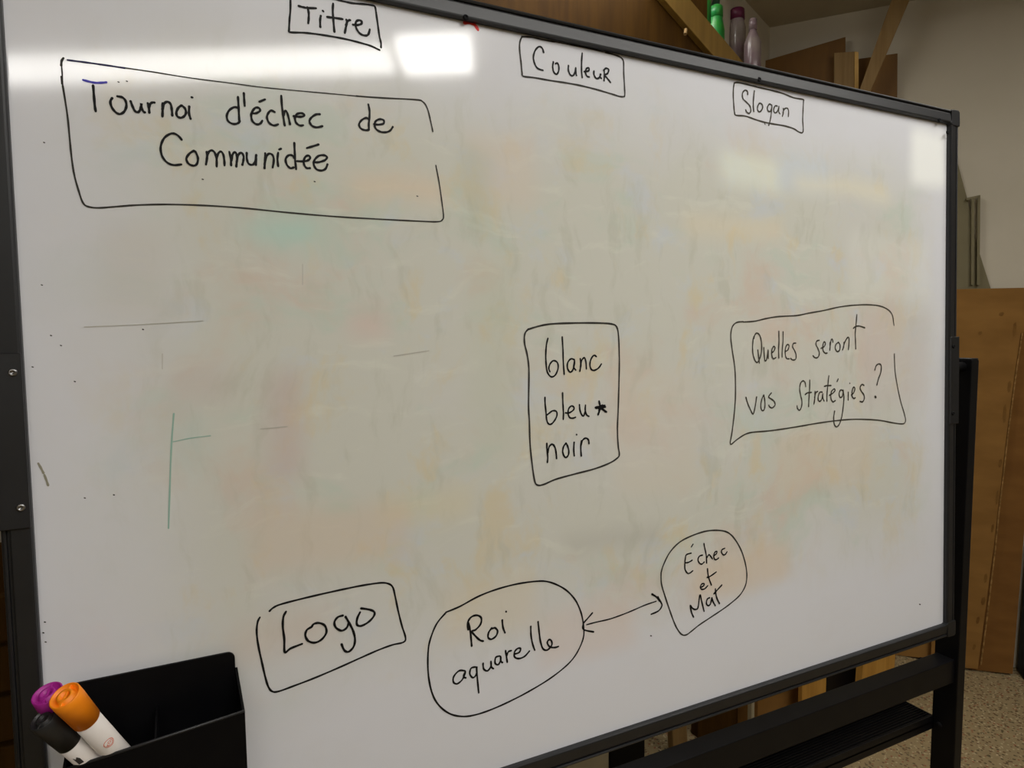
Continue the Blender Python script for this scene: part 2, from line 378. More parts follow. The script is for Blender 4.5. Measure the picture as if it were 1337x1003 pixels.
# strokes -----------------------------------------------------------
def smooth(pts, n=6):
    if len(pts) < 3: return pts
    out = []
    P = [pts[0]] + pts + [pts[-1]]
    for i in range(1, len(P) - 2):
        p0, p1, p2, p3 = P[i - 1], P[i], P[i + 1], P[i + 2]
        for k in range(n):
            t = k / n
            out.append(tuple(0.5 * (2 * p1[j] + (p2[j] - p0[j]) * t + (2 * p0[j] - 5 * p1[j] + 4 * p2[j] - p3[j]) * t * t + (3 * p1[j] - p0[j] - 3 * p2[j] + p3[j]) * t ** 3) for j in (0, 1)))
    out.append(pts[-1]); return out
LIFT = [0]
def stroke(bm, pts, wpx, sm=True):
    LIFT[0] += 1; off = 0.0003 + (LIFT[0] % 40) * 0.000006
    if sm: pts = smooth(pts)
    uvs = [Vector(uv_of(*p)) for p in pts]
    q = [uvs[0]]
    for p in uvs[1:]:
        if (p - q[-1]).length > 0.0003: q.append(p)
    mid = pts[len(pts) // 2]; r = ray(*mid); t = BD / r.dot(BN)
    hw = wpx * t / 2                                # ray has forward length FPX, so t metres per pixel
    if len(q) == 1:
        vs = [bm.verts.new(brd(q[0].x + hw * math.cos(k * math.pi / 4), q[0].y + hw * math.sin(k * math.pi / 4), off)) for k in range(8)]
        bm.faces.new(vs); return
    rows = []
    n = len(q)
    def off_at(i):
        a = q[max(i - 1, 0)]; c = q[min(i + 1, n - 1)]; d = (c - a)
        if d.length < 1e-7: d = Vector((1, 0))
        d.normalize(); return d, Vector((-d.y, d.x))
    d, nn = off_at(0); rows.append((q[0] - d * hw * .8, nn * hw * .45)); 
    for i in range(n):
        dd, nn = off_at(i); rows.append((q[i], nn * hw * (1 + .10 * math.sin(i * .9 + LIFT[0]))))
    d, nn = off_at(n - 1); rows.append((q[-1] + d * hw * .8, nn * hw * .45))
    V = [(bm.verts.new(brd(c.x + o.x, c.y + o.y, off)), bm.verts.new(brd(c.x - o.x, c.y - o.y, off))) for c, o in rows]
    for a, c in zip(V, V[1:]): bm.faces.new((a[0], a[1], c[1], c[0]))
def conv(region, strokes):
    x0, y0, k = region
    out = []
    for s_ in strokes:
        if isinstance(s_, tuple) and isinstance(s_[0], (int, float)): out.append((s_[0], [(x0 + a * k, y0 + c * k) for a, c in s_[1]]))
        else: out.append([(x0 + a * k, y0 + c * k) for a, c in s_])
    return out
def writing(name, label, region, strokes, wpx, mat=M_ink, sm=True):
    x0, y0, k = region
    bm = bmesh.new()
    for s_ in strokes:
        ww = wpx
        if isinstance(s_, tuple) and isinstance(s_[0], (int, float)): ww, s_ = s_
        stroke(bm, [(x0 + a * k, y0 + c * k) for a, c in s_], ww, sm)
    me = bpy.data.meshes.new(name); bm.to_mesh(me); bm.free()
    o = link(name, me, mat, surf)
    if label: o['label'] = label
    return o
K8 = .11967
W = 'handwritten_word'; D = 'drawn_box'
R1 = (70, 60, .14959); R2 = (270, 100, K8); R3 = (190, 160, K8); R4 = (300, 160, K8); R5 = (430, 110, K8); R6 = (360, 0, K8); R7 = (670, 30, K8)
R8 = (940, 80, .11964); S1 = (670, 410, K8); S2 = (670, 520, K8); S3 = (940, 390, .10471); S4 = (1060, 390, .10471); S5 = (940, 485, .10471); S6 = (1060, 465, .10471)
S7 = (330, 750, .15957); PX = (0, 0, 1); S8 = (550, 750, .16455); T1 = (860, 685, .08975); T2 = (860, 750, .08975); U_1 = (740, 680, .19447); PX = (0, 0, 1)
# Titre
writing(W, 'black handwritten word Titre', R6, [
    [(248, 66), (300, 80), (345, 88), (440, 91)], [(345, 80), (358, 130), (360, 190), (354, 256)],
    [(492, 172), (484, 220), (486, 298)], [(512, 118), (520, 126)],
    [(626, 40), (622, 120), (630, 240), (640, 350)], [(560, 186), (640, 196), (730, 210)],
    [(770, 215), (776, 245), (765, 300), (753, 362)], [(765, 280), (778, 240), (800, 222), (815, 222)],
    [(840, 270), (890, 275), (932, 262), (938, 236), (905, 222), (876, 240), (872, 285), (892, 335), (930, 375), (980, 390), (1010, 375), (1026, 322)]], 3.0)
writing(D, 'black box drawn around the word Titre', R6, [
    [(160, -70), (160, 100), (150, 220), (146, 320), (155, 352), (300, 358), (420, 370), (600, 397), (760, 427), (900, 462), (1030, 500), (1134, 548)],
    [(650, -6), (740, 15), (840, 36), (960, 46), (1050, 58), (1082, 75), (1095, 140), (1112, 260), (1130, 390), (1148, 470), (1148, 520)],
    [(160, -60), (400, -40), (650, -6)]], 2.6)
# Tournoi
writing(W, 'black handwritten word Tournoi', R1, [
    [(345, 345), (352, 430), (360, 520), (368, 572)],
    [(512, 455), (496, 490), (510, 540), (545, 582), (580, 595), (615, 575), (635, 530), (628, 480), (600, 450), (556, 440)],
    [(672, 482), (690, 530), (710, 568), (735, 580), (755, 560), (766, 520), (766, 500), (768, 540), (785, 575), (800, 580)],
    [(822, 500), (832, 540), (836, 585)], [(834, 540), (842, 510), (862, 495), (884, 496)],
    [(952, 500), (952, 560), (950, 618)], [(950, 560), (965, 505), (995, 488), (1022, 510), (1032, 560), (1036, 610)],
    [(1118, 520), (1090, 540), (1072, 580), (1080, 615), (1112, 628), (1142, 612), (1156, 580), (1145, 545), (1118, 520)],
    [(1184, 528), (1182, 590), (1196, 638)], [(1204, 449), (1212, 451)]], 3.1)
writing('pen_stroke', 'blue bar on the capital T of Tournoi', R1, [[(258, 298), (310, 312), (360, 322), (410, 322), (462, 318)]], 2.8, M_ink_blue)
# d'echec
writing(W, "black handwritten word d'échec", R2, [
    [(345, 345), (300, 335), (245, 370), (218, 430), (235, 490), (290, 518), (340, 510), (362, 486)], [(340, 222), (345, 300), (350, 400), (354, 485)],
    [(404, 180), (408, 250), (414, 322)],
    [(495, 402), (540, 400), (580, 375), (570, 345), (530, 342), (495, 385), (484, 430), (500, 490), (545, 522), (585, 512), (606, 482)], [(574, 276), (636, 250)],
    [(742, 388), (700, 372), (668, 405), (656, 450), (680, 505), (730, 535), (778, 522)],
    [(812, 210), (820, 320), (835, 440), (850, 536)], [(838, 430), (850, 380), (870, 385), (890, 440), (908, 524)],
    [(945, 432), (1000, 440), (1050, 435), (1062, 415), (1030, 400), (985, 410), (962, 450), (975, 505), (1015, 535), (1052, 532)],
    [(1235, 412), (1190, 415), (1140, 450), (1120, 490), (1145, 535), (1195, 555), (1262, 542)]], 2.9)
writing(W, 'black handwritten word de', R5, [
    [(430, 385), (400, 368), (350, 395), (324, 440), (345, 485), (395, 503), (432, 498)], [(424, 220), (438, 290), (436, 370), (430, 440), (432, 500)],
    [(485, 436), (530, 442), (590, 430), (592, 395), (555, 382), (510, 400), (492, 440), (510, 490), (560, 520), (620, 524), (665, 505), (692, 465)]], 2.7)
writing(W, 'black handwritten word Communidée', PX, conv(R3, [
    [(396, 190), (350, 140), (290, 120), (220, 155), (180, 215), (165, 290), (185, 375), (240, 440), (310, 465), (392, 458)],
    [(530, 308), (480, 340), (446, 395), (470, 450), (525, 472), (562, 450), (572, 390), (550, 330), (530, 308)],
    [(668, 320), (672, 380), (660, 460)], [(668, 400), (685, 330), (720, 305), (755, 330), (775, 400), (776, 482)], [(776, 400), (790, 345), (820, 318), (848, 350), (860, 420), (862, 470)],
    [(914, 320), (930, 390), (934, 470)], [(938, 420), (950, 350), (980, 325), (998, 380), (990, 484)], [(994, 440), (1010, 360), (1045, 330), (1070, 370), (1066, 420), (1056, 465)],
    [(1104, 330), (1106, 400), (1125, 450), (1165, 462), (1195, 430), (1208, 352)], [(1206, 390), (1204, 465)],
    [(1306, 335), (1304, 420), (1298, 502)]]) + conv(R4, [
    [(378, 460), (395, 385), (425, 342), (465, 355), (480, 410), (468, 492)],
    [(528, 330), (520, 400), (528, 478)], [(538, 296), (560, 286)],
    [(704, 222), (708, 320), (714, 420), (724, 510)], [(704, 390), (680, 360), (640, 360), (610, 400), (622, 460), (660, 498), (700, 490)],
    [(735, 422), (800, 424), (850, 415), (876, 390), (862, 362), (825, 375), (806, 425), (815, 470), (840, 498), (876, 498)],
    [(840, 280), (900, 262), (970, 240)],
    [(925, 436), (980, 432), (1040, 410), (1060, 380), (1030, 358), (970, 365), (925, 410), (916, 460), (945, 510), (1000, 525), (1045, 505), (1066, 455)]]), 2.9)
writing(D, 'large black box drawn around Tournoi', PX, [
    [(80, 100), (81, 110)], [(82, 112), (88, 150), (91, 180), (93.5, 205), (97, 228), (103, 250), (108, 264), (114, 269.5), (128, 271.5), (150, 270), (180, 267.8), (220, 267), (270, 268.5), (320, 272), (380, 278), (440, 283), (500, 286.5), (550, 289), (572, 289.5), (577.5, 287), (579, 282), (577, 265), (573.5, 240), (569, 216)],
    (1.4, [(163, 88.7), (197, 93.7), (249, 102), (299, 108.4), (337, 113.5), (366, 116.5), (430, 122.3), (465, 125.5)]), (1.9, [(465, 125.5), (500, 128), (543, 130.3), (552, 133), (558, 142), (563, 162), (565, 172)])], 2.1, M_ink_thin)
writing('pen_stroke', 'dark start of the box above Tournoi', PX, [[(83, 76), (80.5, 80), (80, 86)], (1.6, [(80.5, 86), (81.5, 100), (82, 114)])], 2.8, M_ink_thin)
writing('pen_stroke', 'navy start of the top line of the Tournoi box', PX, [[(88, 78.5), (100, 80), (118, 82.4), (145, 86.3), (163, 89)]], 2.2, M_ink_navy)
# fix: the thin top line continues from the navy start
# Couleur
writing(W, 'black handwritten word Couleur', R7, [
    [(332, 325), (315, 275), (280, 260), (240, 300), (220, 370), (232, 440), (265, 495), (325, 518)],
    [(438, 425), (430, 480), (442, 535), (470, 560), (492, 535), (498, 480), (482, 440), (460, 445)],
    [(602, 465), (602, 520), (625, 570), (655, 572), (676, 530), (682, 490)], [(682, 500), (684, 550), (690, 575)],
    [(752, 330), (746, 420), (745, 520), (752, 598)],
    [(772, 532), (800, 530), (826, 518), (822, 492), (798, 500), (788, 545), (805, 582), (830, 590)],
    [(880, 525), (882, 570), (905, 605), (935, 600), (955, 560)], [(950, 560), (948, 590), (962, 605)],
    [(990, 510), (994, 570), (990, 632)], [(985, 520), (1010, 496), (1040, 510), (1030, 550), (1000, 572), (1030, 610), (1060, 650)]], 2.4)
writing(D, 'black box drawn around the word Couleur', R7, [
    [(95, 150), (72, 210), (70, 300), (84, 420), (96, 540), (110, 582), (230, 598), (400, 628), (580, 655), (740, 685), (920, 730), (1080, 778), (1160, 802), (1200, 805), (1216, 790), (1214, 700), (1206, 560), (1204, 440), (1195, 402), (1160, 370), (1080, 342), (1000, 322)],
    (1.3, [(1000, 322), (830, 282), (620, 238), (450, 205)]), (2.0, [(450, 207), (330, 185), (220, 160), (140, 152), (92, 152)])], 2.0, M_ink_thin)
# Slogan
writing(W, 'grey-black handwritten word Slogan', R8, [
    [(300, 365), (298, 330), (270, 318), (245, 350), (250, 410), (290, 450), (325, 490), (335, 540), (318, 570), (290, 555), (280, 530)],
    [(374, 322), (366, 400), (362, 480), (368, 550)],
    [(425, 462), (408, 500), (412, 540), (435, 552), (460, 520), (462, 480), (440, 460), (425, 462)],
    [(565, 480), (535, 470), (515, 510), (525, 545), (550, 545), (566, 500)], [(566, 480), (560, 560), (548, 640), (530, 702)],
    [(625, 490), (600, 490), (585, 530), (595, 562), (620, 555), (640, 510), (642, 490)], [(642, 500), (640, 550), (654, 575)],
    [(690, 515), (690, 560), (680, 602)], [(686, 560), (705, 520), (735, 515), (748, 550), (744, 605)]], 2.0, M_ink_grey)
writing(D, 'grey-black box drawn around the word Slogan', R8, [
    [(155, 240), (148, 280), (144, 360), (150, 480), (158, 560), (175, 590), (280, 600), (380, 635), (480, 665), (580, 685), (700, 705), (800, 735), (860, 772), (898, 780), (908, 740), (902, 640), (906, 530), (910, 440), (905, 418), (800, 398), (680, 350), (560, 318), (420, 285), (280, 250), (190, 232), (152, 240)],
    (1.6, [(484, 668), (492, 692)])], 2.0, M_ink_grey)
# blanc, bleu, noir
writing(W, 'black handwritten word blanc', S1, [
    [(378, 266), (362, 340), (355, 450), (360, 560), (375, 640), (415, 686), (460, 665), (490, 590), (480, 530), (440, 510), (405, 540), (388, 590), (400, 632)],
    [(534, 250), (542, 380), (546, 520), (556, 660)],
    [(668, 500), (630, 490), (595, 530), (592, 590), (620, 635), (650, 610), (668, 540), (668, 510)], [(668, 520), (660, 580), (682, 612)],
    [(732, 488), (738, 560), (726, 626)], [(732, 580), (745, 510), (775, 478), (792, 520), (798, 600)],
    [(908, 466), (880, 452), (850, 490), (836, 550), (850, 602), (885, 615), (930, 590), (962, 545)]], 2.3)
writing(W, 'black handwritten word bleu', S2, [
    [(346, -10), (348, 60), (358, 160), (366, 240), (385, 280), (415, 282), (450, 245), (476, 190), (470, 145), (430, 138), (390, 165), (370, 182)],
    [(538, -60), (542, 60), (548, 160), (546, 232)],
    [(568, 160), (610, 160), (655, 130), (662, 100), (635, 85), (605, 115), (598, 165), (615, 210), (650, 218), (680, 208)],
    [(722, 70), (728, 130), (750, 185), (770, 190), (785, 140)], [(788, 75), (786, 130), (800, 180), (826, 198)]], 2.3)
writing('drawn_star', 'small scribbled black star beside bleu', S2, [
    [(936, 32), (946, 80), (950, 110), (925, 180)], [(895, 102), (940, 92), (1000, 80)], [(900, 108), (960, 100), (1006, 96)], [(940, 90), (980, 125), (1018, 150)], [(930, 110), (975, 120), (1005, 148)],
    [(935, 140), (950, 90), (975, 78)], [(930, 175), (945, 120)]], 2.8)
writing(W, 'black handwritten word noir', S2, [
    [(366, 492), (368, 560), (376, 640), (372, 702)], [(376, 600), (392, 530), (425, 502), (455, 535), (468, 600), (472, 660)],
    [(575, 490), (548, 530), (540, 590), (565, 645), (595, 630), (606, 580), (592, 520), (575, 490)],
    [(664, 480), (660, 560), (666, 630)], [(689, 396), (692, 399)],
    [(742, 465), (736, 540), (742, 632)], [(738, 520), (755, 460), (790, 436), (820, 455), (826, 496)]], 2.4)
writing(D, 'black box drawn around the three colour words', PX, [
    [(690, 429.5), (686, 434), (684.5, 440), (685, 450), (688, 462), (690, 476), (690.5, 492), (690, 530), (691, 550), (692, 580), (694.5, 605), (698, 628), (702, 633.5), (710, 632.5), (725, 626), (750, 619), (775, 612.5), (795, 605), (806, 598), (808.5, 593), (807, 582), (806, 560), (807, 535), (808, 500), (808.5, 470), (807.5, 440), (805, 427), (798, 423), (780, 421.8), (750, 421.8), (720, 423), (703, 426), (690, 430)]], 2.2, M_ink_thin)
# Quelles seront vos strategies
writing(W, 'grey-black handwritten word Quelles', S3, [
    [(420, 500), (435, 450), (460, 430), (495, 460), (515, 540), (518, 640), (500, 730), (465, 795), (435, 770), (410, 690), (405, 600), (412, 510), (425, 470)], [(470, 640), (480, 720), (490, 805)],
    [(545, 610), (550, 700), (562, 778), (585, 740), (598, 640)], [(600, 650), (602, 750)],
    [(640, 680), (672, 650), (685, 610), (665, 598), (645, 640), (645, 710), (665, 750), (695, 735)],
    [(732, 405), (734, 520), (730, 640), (732, 742)], [(786, 412), (784, 540), (774, 660), (774, 730)],
    [(810, 660), (845, 640), (860, 590), (840, 572), (818, 610), (812, 690), (830, 745), (862, 750)],
    [(945, 555), (915, 560), (905, 600), (930, 650), (948, 700), (942, 755), (905, 765), (880, 745)]], 1.9, M_ink_grey)
writing(W, 'grey-black handwritten word seront', S4, [
    [(92, 520), (60, 530), (50, 570), (75, 625), (92, 680), (75, 730), (40, 738), (12, 712)],
    [(112, 620), (150, 600), (168, 560), (150, 540), (135, 590), (140, 650), (165, 680), (190, 678)],
    [(226, 545), (226, 600), (222, 645)], [(226, 590), (240, 515), (255, 510), (262, 545)],
    [(330, 545), (300, 570), (290, 620), (315, 660), (345, 640), (350, 580), (330, 545)],
    [(398, 545), (395, 600), (380, 640)], [(390, 610), (410, 540), (445, 485), (462, 500), (460, 570), (455, 635)],
    [(560, 200), (552, 300), (540, 420), (542, 520), (546, 628)], [(515, 372), (540, 350), (590, 342), (660, 365)]], 2.0, M_ink_grey)
writing(W, 'grey-black handwritten word vos', S5, [
    [(322, 322), (345, 400), (380, 480), (412, 532), (435, 450), (456, 318)],
    [(545, 295), (520, 350), (508, 430), (520, 485), (548, 480), (560, 420), (555, 340), (545, 295)],
    [(640, 268), (605, 318), (640, 345), (675, 375), (685, 420), (650, 455), (615, 440), (608, 420)]], 2.0, M_ink_grey)
writing(W, 'grey-black handwritten word Stratégies', PX, conv(S5, [
    [(1068, 190), (1060, 140), (1035, 118), (1005, 145), (992, 220), (1005, 300), (1020, 370), (1015, 440), (990, 485), (965, 460), (960, 430)],
    [(1118, 108), (1116, 220), (1108, 340), (1104, 440)], [(1060, 290), (1090, 268), (1140, 262)],
    [(1184, 250), (1182, 330), (1170, 408)], [(1178, 330), (1195, 265), (1218, 250)]]) + conv(S6, [
    [(128, 450), (95, 455), (75, 520), (90, 565), (120, 540), (135, 470)], [(135, 470), (135, 520), (150, 560)],
    [(210, 245), (200, 340), (188, 460), (186, 562)], [(152, 378), (190, 368), (238, 368)],
    [(215, 490), (262, 460), (288, 425), (270, 412), (240, 450), (235, 520), (258, 570), (292, 555)], [(312, 318), (326, 285)],
    [(385, 430), (355, 425), (338, 470), (350, 515), (378, 500), (390, 440)], [(388, 425), (398, 520), (388, 640), (370, 760), (340, 850), (305, 882), (278, 850), (270, 770), (282, 685)],
    [(452, 450), (452, 500), (450, 550)], [(470, 338), (472, 341)],
    [(490, 485), (520, 455), (535, 405), (515, 390), (500, 440), (500, 500), (520, 528), (540, 520)],
    [(648, 365), (620, 355), (600, 395), (615, 440), (645, 480), (652, 530), (630, 570), (598, 565)],
    ]), 2.0, M_ink_grey)
writing('question_mark', 'grey-black handwritten question mark', S6, [[(782, 175), (800, 120), (835, 98), (862, 120), (858, 200), (830, 280), (808, 362)], (3.2, [(786, 505), (796, 515)])], 2.0, M_ink_grey)
writing(D, 'grey-black box drawn around the slogan question', PX, [
    [(970, 420), (962, 421), (957, 425), (954.5, 432), (954, 442), (956, 458), (959, 478), (960, 495), (960, 520), (958, 545), (955.5, 565), (953.5, 580), (962, 574), (972, 567.5), (982, 564.5), (1000, 563), (1020, 560.5), (1045, 556.5), (1065, 553), (1090, 549.5), (1115, 547.5), (1145, 548.5), (1165, 552), (1178, 553.5), (1182, 550), (1181, 542), (1176, 525), (1172, 507), (1168.5, 485), (1167.5, 462)],
    (1.7, [(1167, 425), (1165, 412), (1160, 405), (1150, 400), (1135, 398), (1115, 398.5), (1095, 401), (1075, 405.5), (1055, 409), (1040, 412), (1015, 413.5), (1000, 416), (985, 419.5), (970, 420.5)])], 1.9, M_ink_grey)
# Logo
writing(W, 'black handwritten word Logo', S7, [
    [(272, 304), (250, 350), (246, 430), (258, 530), (262, 636), (310, 605), (404, 568)],
    [(480, 430), (442, 455), (430, 500), (455, 545), (510, 558), (565, 530), (602, 475), (590, 420), (545, 398), (500, 405), (480, 432)],
    [(738, 336), (695, 350), (668, 390), (680, 435), (725, 460), (765, 440), (784, 400)], [(758, 345), (790, 400), (820, 460), (836, 530), (825, 590), (785, 632), (750, 622), (726, 570)],
    [(878, 310), (855, 360), (852, 410), (885, 422), (940, 395), (985, 350), (996, 312), (960, 290), (885, 278)]], 3.0)
writing(D, 'black box drawn around the word Logo', S7, [
    [(58, 352), (40, 390), (32, 470), (45, 580), (75, 720), (105, 850), (130, 925), (160, 958), (210, 958), (330, 915), (500, 850), (700, 765), (900, 675), (1050, 610), (1150, 575), (1220, 560), (1248, 540), (1246, 500), (1220, 420), (1190, 300), (1165, 180), (1145, 105), (1105, 75), (1040, 70), (900, 90), (760, 118), (560, 162), (360, 210), (220, 248), (165, 275), (136, 302)]], 2.4)
# Roi aquarelle
writing(W, 'black handwritten word Roi', S8, [
    [(375, 385), (388, 450), (396, 520), (400, 570)], [(372, 440), (368, 385), (395, 340), (440, 325), (475, 345), (470, 395), (430, 440), (400, 452), (430, 490), (465, 522), (492, 530)],
    [(560, 425), (535, 460), (530, 500), (555, 515), (592, 490), (605, 450), (585, 425), (565, 430)],
    [(642, 362), (648, 420), (664, 464)], [(672, 294), (674, 298)]], 2.7)
writing(W, 'black handwritten word aquarelle', S8, [
    [(345, 765), (300, 765), (258, 810), (255, 855), (285, 868), (325, 835), (350, 780)], [(350, 770), (335, 810), (354, 822)],
    [(430, 735), (395, 745), (385, 790), (410, 820), (438, 790), (440, 735)], [(438, 740), (445, 830), (456, 940)],
    [(490, 705), (495, 750), (525, 765), (552, 730), (552, 690)], [(552, 700), (556, 735), (572, 748)],
    [(620, 648), (590, 660), (586, 705), (612, 715), (630, 675), (628, 650)], [(628, 655), (632, 690), (645, 700)],
    [(668, 605), (675, 650), (682, 698)], [(676, 650), (690, 615), (715, 605)],
    [(740, 632), (775, 620), (788, 590), (765, 588), (740, 615), (740, 655), (775, 668), (820, 650), (858, 608)],
    [(868, 412), (870, 480), (882, 550), (900, 602)],
    [(926, 375), (934, 450), (945, 530), (965, 590), (1000, 600), (1035, 560), (1030, 525), (1010, 520), (1000, 545), (1020, 575), (1060, 580), (1088, 572)]], 2.5)
writing('drawn_oval', 'black oval drawn around Roi aquarelle', PX, [
    [(582, 799.5), (600, 792), (625, 778.5), (650, 769), (675, 762.5), (700, 759), (715, 759.5), (730, 765), (742, 773), (752, 785), (758.5, 800), (761.5, 815), (762, 830), (757, 845), (748, 860), (735, 873), (715, 888), (690, 903), (665, 916), (640, 927), (620, 933.5), (605, 935.5), (590, 933), (577, 925), (567, 912), (561, 893), (558.5, 870), (559.5, 845), (564, 828), (571, 813), (582, 800)]], 2.2)
writing('drawn_arrow', 'black double-headed arrow between oval and circle', U_1, [
    [(132, 698), (200, 680), (280, 662), (360, 635), (440, 603), (520, 568), (600, 540)],
    (2.3, [(172, 618), (140, 655), (112, 690), (112, 730), (180, 746)]), (2.6, [(570, 492), (605, 515), (622, 540)]), (2.3, [(610, 510), (630, 545), (638, 570), (615, 605), (565, 628)])], 1.8)
writing(W, 'black handwritten word Échec', T1, [
    [(472, 415), (400, 440), (385, 500), (378, 580), (385, 660), (430, 712), (495, 672)], [(380, 555), (430, 550), (486, 518)], [(472, 325), (498, 285)],
    [(636, 445), (590, 460), (570, 510), (590, 560), (625, 575), (660, 545)],
    [(655, 275), (670, 350), (690, 450), (696, 562)], [(700, 480), (725, 440), (745, 450), (780, 500)],
    [(800, 455), (835, 425), (845, 395), (822, 395), (800, 440), (805, 495), (835, 510), (870, 485)],
    [(960, 345), (920, 365), (912, 400), (935, 438), (965, 435), (992, 395)]], 2.0)
writing(W, 'black handwritten word et', T1, [
    [(612, 915), (655, 885), (655, 860), (625, 865), (605, 905), (620, 940), (665, 935), (712, 888)],
    [(708, 640), (715, 720), (735, 800), (765, 880)], [(700, 770), (750, 750), (835, 690)]], 2.1)
writing(W, 'black handwritten word Mat', T2, [
    [(505, 622), (475, 550), (455, 450), (485, 490), (530, 510), (570, 480), (598, 300), (625, 400), (658, 538)],
    [(740, 340), (705, 360), (692, 420), (715, 455), (750, 430), (770, 340)], [(772, 340), (790, 400), (822, 455)],
    [(822, 210), (830, 290), (850, 360), (882, 425)], [(800, 285), (850, 230), (918, 155)]], 2.3)
writing('drawn_circle', 'black uneven circle drawn around Échec et Mat', PX, [
    [(863, 748), (866, 738), (874, 722), (886, 709), (900, 701), (918, 694.5), (932, 692.5), (945, 693.5), (954, 698), (962, 708), (969, 722), (973.5, 738), (975, 752), (973, 765), (966, 777), (955, 787), (943, 796), (928, 806), (913, 816), (903, 824), (896, 829), (890, 828.5), (884, 821), (879, 810), (874, 796), (868, 778), (863.5, 762), (863, 748)]], 2.0, M_ink_thin)
# small leftovers on the surface
writing('marker_smudge', 'red marker smudge at the top rail', PX, [[(606, 30), (614, 30), (620, 33), (624, 39)]], 4.2, M_ink_red)
writing('marker_smudge', 'faint teal line left of centre', PX, [[(227, 540), (224, 580), (222, 630), (220, 690)], (1.2, [(226, 577), (250, 572), (275, 569)])], 2.0, M_ink_teal)
writing('scuff_mark', 'grey-brown scuff near the left rail', PX, [[(50, 605), (54, 612), (57, 618)], [(58, 620), (61, 628), (63, 634)]], 2.6, M_scuff)
for x, y in ((154, 107), (165, 106), (57, 186), (410, 237), (264, 234), (544, 256), (97, 498), (148, 646), (186, 430), (66, 438), (79, 451), (42, 479), (110, 650), (1200, 789), (849, 830), (58, 812), (56, 826), (59, 838), (54, 372)):
    writing('ink_speck', None, PX, [[(x, y), (x + 1.5, y + .5)]], 1.5, M_ink_thin)
for s1 in [[(110, 427), (180, 424), (265, 419)], [(514, 465), (560, 458)], [(340, 560), (375, 557)], [(212, 462), (212, 482)], [(395, 345), (395, 372)]]:
    writing('scratch', None, PX, [s1], 1.0, M_ink_faint)

# stand -------------------------------------------------------------
PXI, PXO = 1.424, 1.450
mid = (U0 + U1) / 2
for sgn in (1, -1):
    x0, x1 = (PXI, PXO) if sgn > 0 else (2 * mid - PXO, 2 * mid - PXI)
    bm = bmesh.new(); abox(bm, x0, x1, .790, .840, .10, 1.438); bevel(bm, .002)
    p = obj('stand_post', bm, M_black, wb)
    bm = bmesh.new(); abox(bm, x0 + .001, x1 - .001, .791, .839, 1.438, 1.4415); bevel(bm, .001, 1)
    obj('post_cap', bm, M_frame, p)
    # pivot knob joining post and board frame
    xi = PXI if sgn > 0 else 2 * mid - PXI
    bm = bmesh.new(); lathe(bm, Vector((xi + .003 * sgn, .808, 1.424)), Vector((-sgn, 0, 0)), [(0, .010), (.064, .010)], 20)
    obj('pivot_axle', bm, M_black, wb, True)
    # foot with two castors
    xm = (x0 + x1) / 2
    bm = bmesh.new(); abox(bm, xm - .02, xm + .02, .52, 1.11, .07, .11); bevel(bm, .003); ft = obj('foot_bar', bm, M_black, wb)
    for y in (.55, 1.08):
        bm = bmesh.new(); lathe(bm, Vector((xm - .012, y, .032)), Vector((1, 0, 0)), [(0, .026), (.003, .032), (.021, .032), (.024, .026)], 24)
        abox(bm, xm - .016, xm - .013, y - .014, y + .014, .03, .071); abox(bm, xm + .013, xm + .016, y - .014, y + .014, .03, .071)
        obj('castor', bm, M_black, ft)
bm = bmesh.new(); abox(bm, 2 * mid - PXI, PXI, .797, .835, .749, .799); bevel(bm, .0015)
cb = obj('cross_beam', bm, M_black, wb)
# wire-thin slatted tray
ty0, ty1, tz = .836, .900, .655
t = link('tray', bpy.data.meshes.new('tray'), M_black, wb)
bm = bmesh.new(); X0t, X1t = 2 * mid - PXI + .001, PXI - .001
abox(bm, X0t, X1t, ty0, ty0 + .003, tz - .030, tz); abox(bm, X0t, X1t, ty1 - .003, ty1, tz - .012, tz + .004)
abox(bm, X0t, X0t + .003, ty0, ty1, tz - .03, tz); abox(bm, X1t - .003, X1t, ty0, ty1, tz - .03, tz)
abox(bm, X0t, X1t, ty0, ty1, tz - .016, tz - .013)
bmesh.ops.recalc_face_normals(bm, faces=bm.faces); bm.to_mesh(t.data); bm.free()
for i in range(9):
    y = ty0 + .006 + i * .0064
    bm = bmesh.new(); tube(bm, [Vector((X0t, y, tz - .002)), Vector((X1t, y, tz - .002))], .0014, 6)
    obj('tray_wire', bm, M_black, t)
for z_, y_ in ((.775, .815), (.640, .823)):
    bm = bmesh.new(); lathe(bm, Vector((PXI, y_, z_)), Vector((-1, 0, 0)), [(0, .006), (.003, .006), (.004, .004)], 14)
    obj('bolt', bm, M_screw, wb, True)

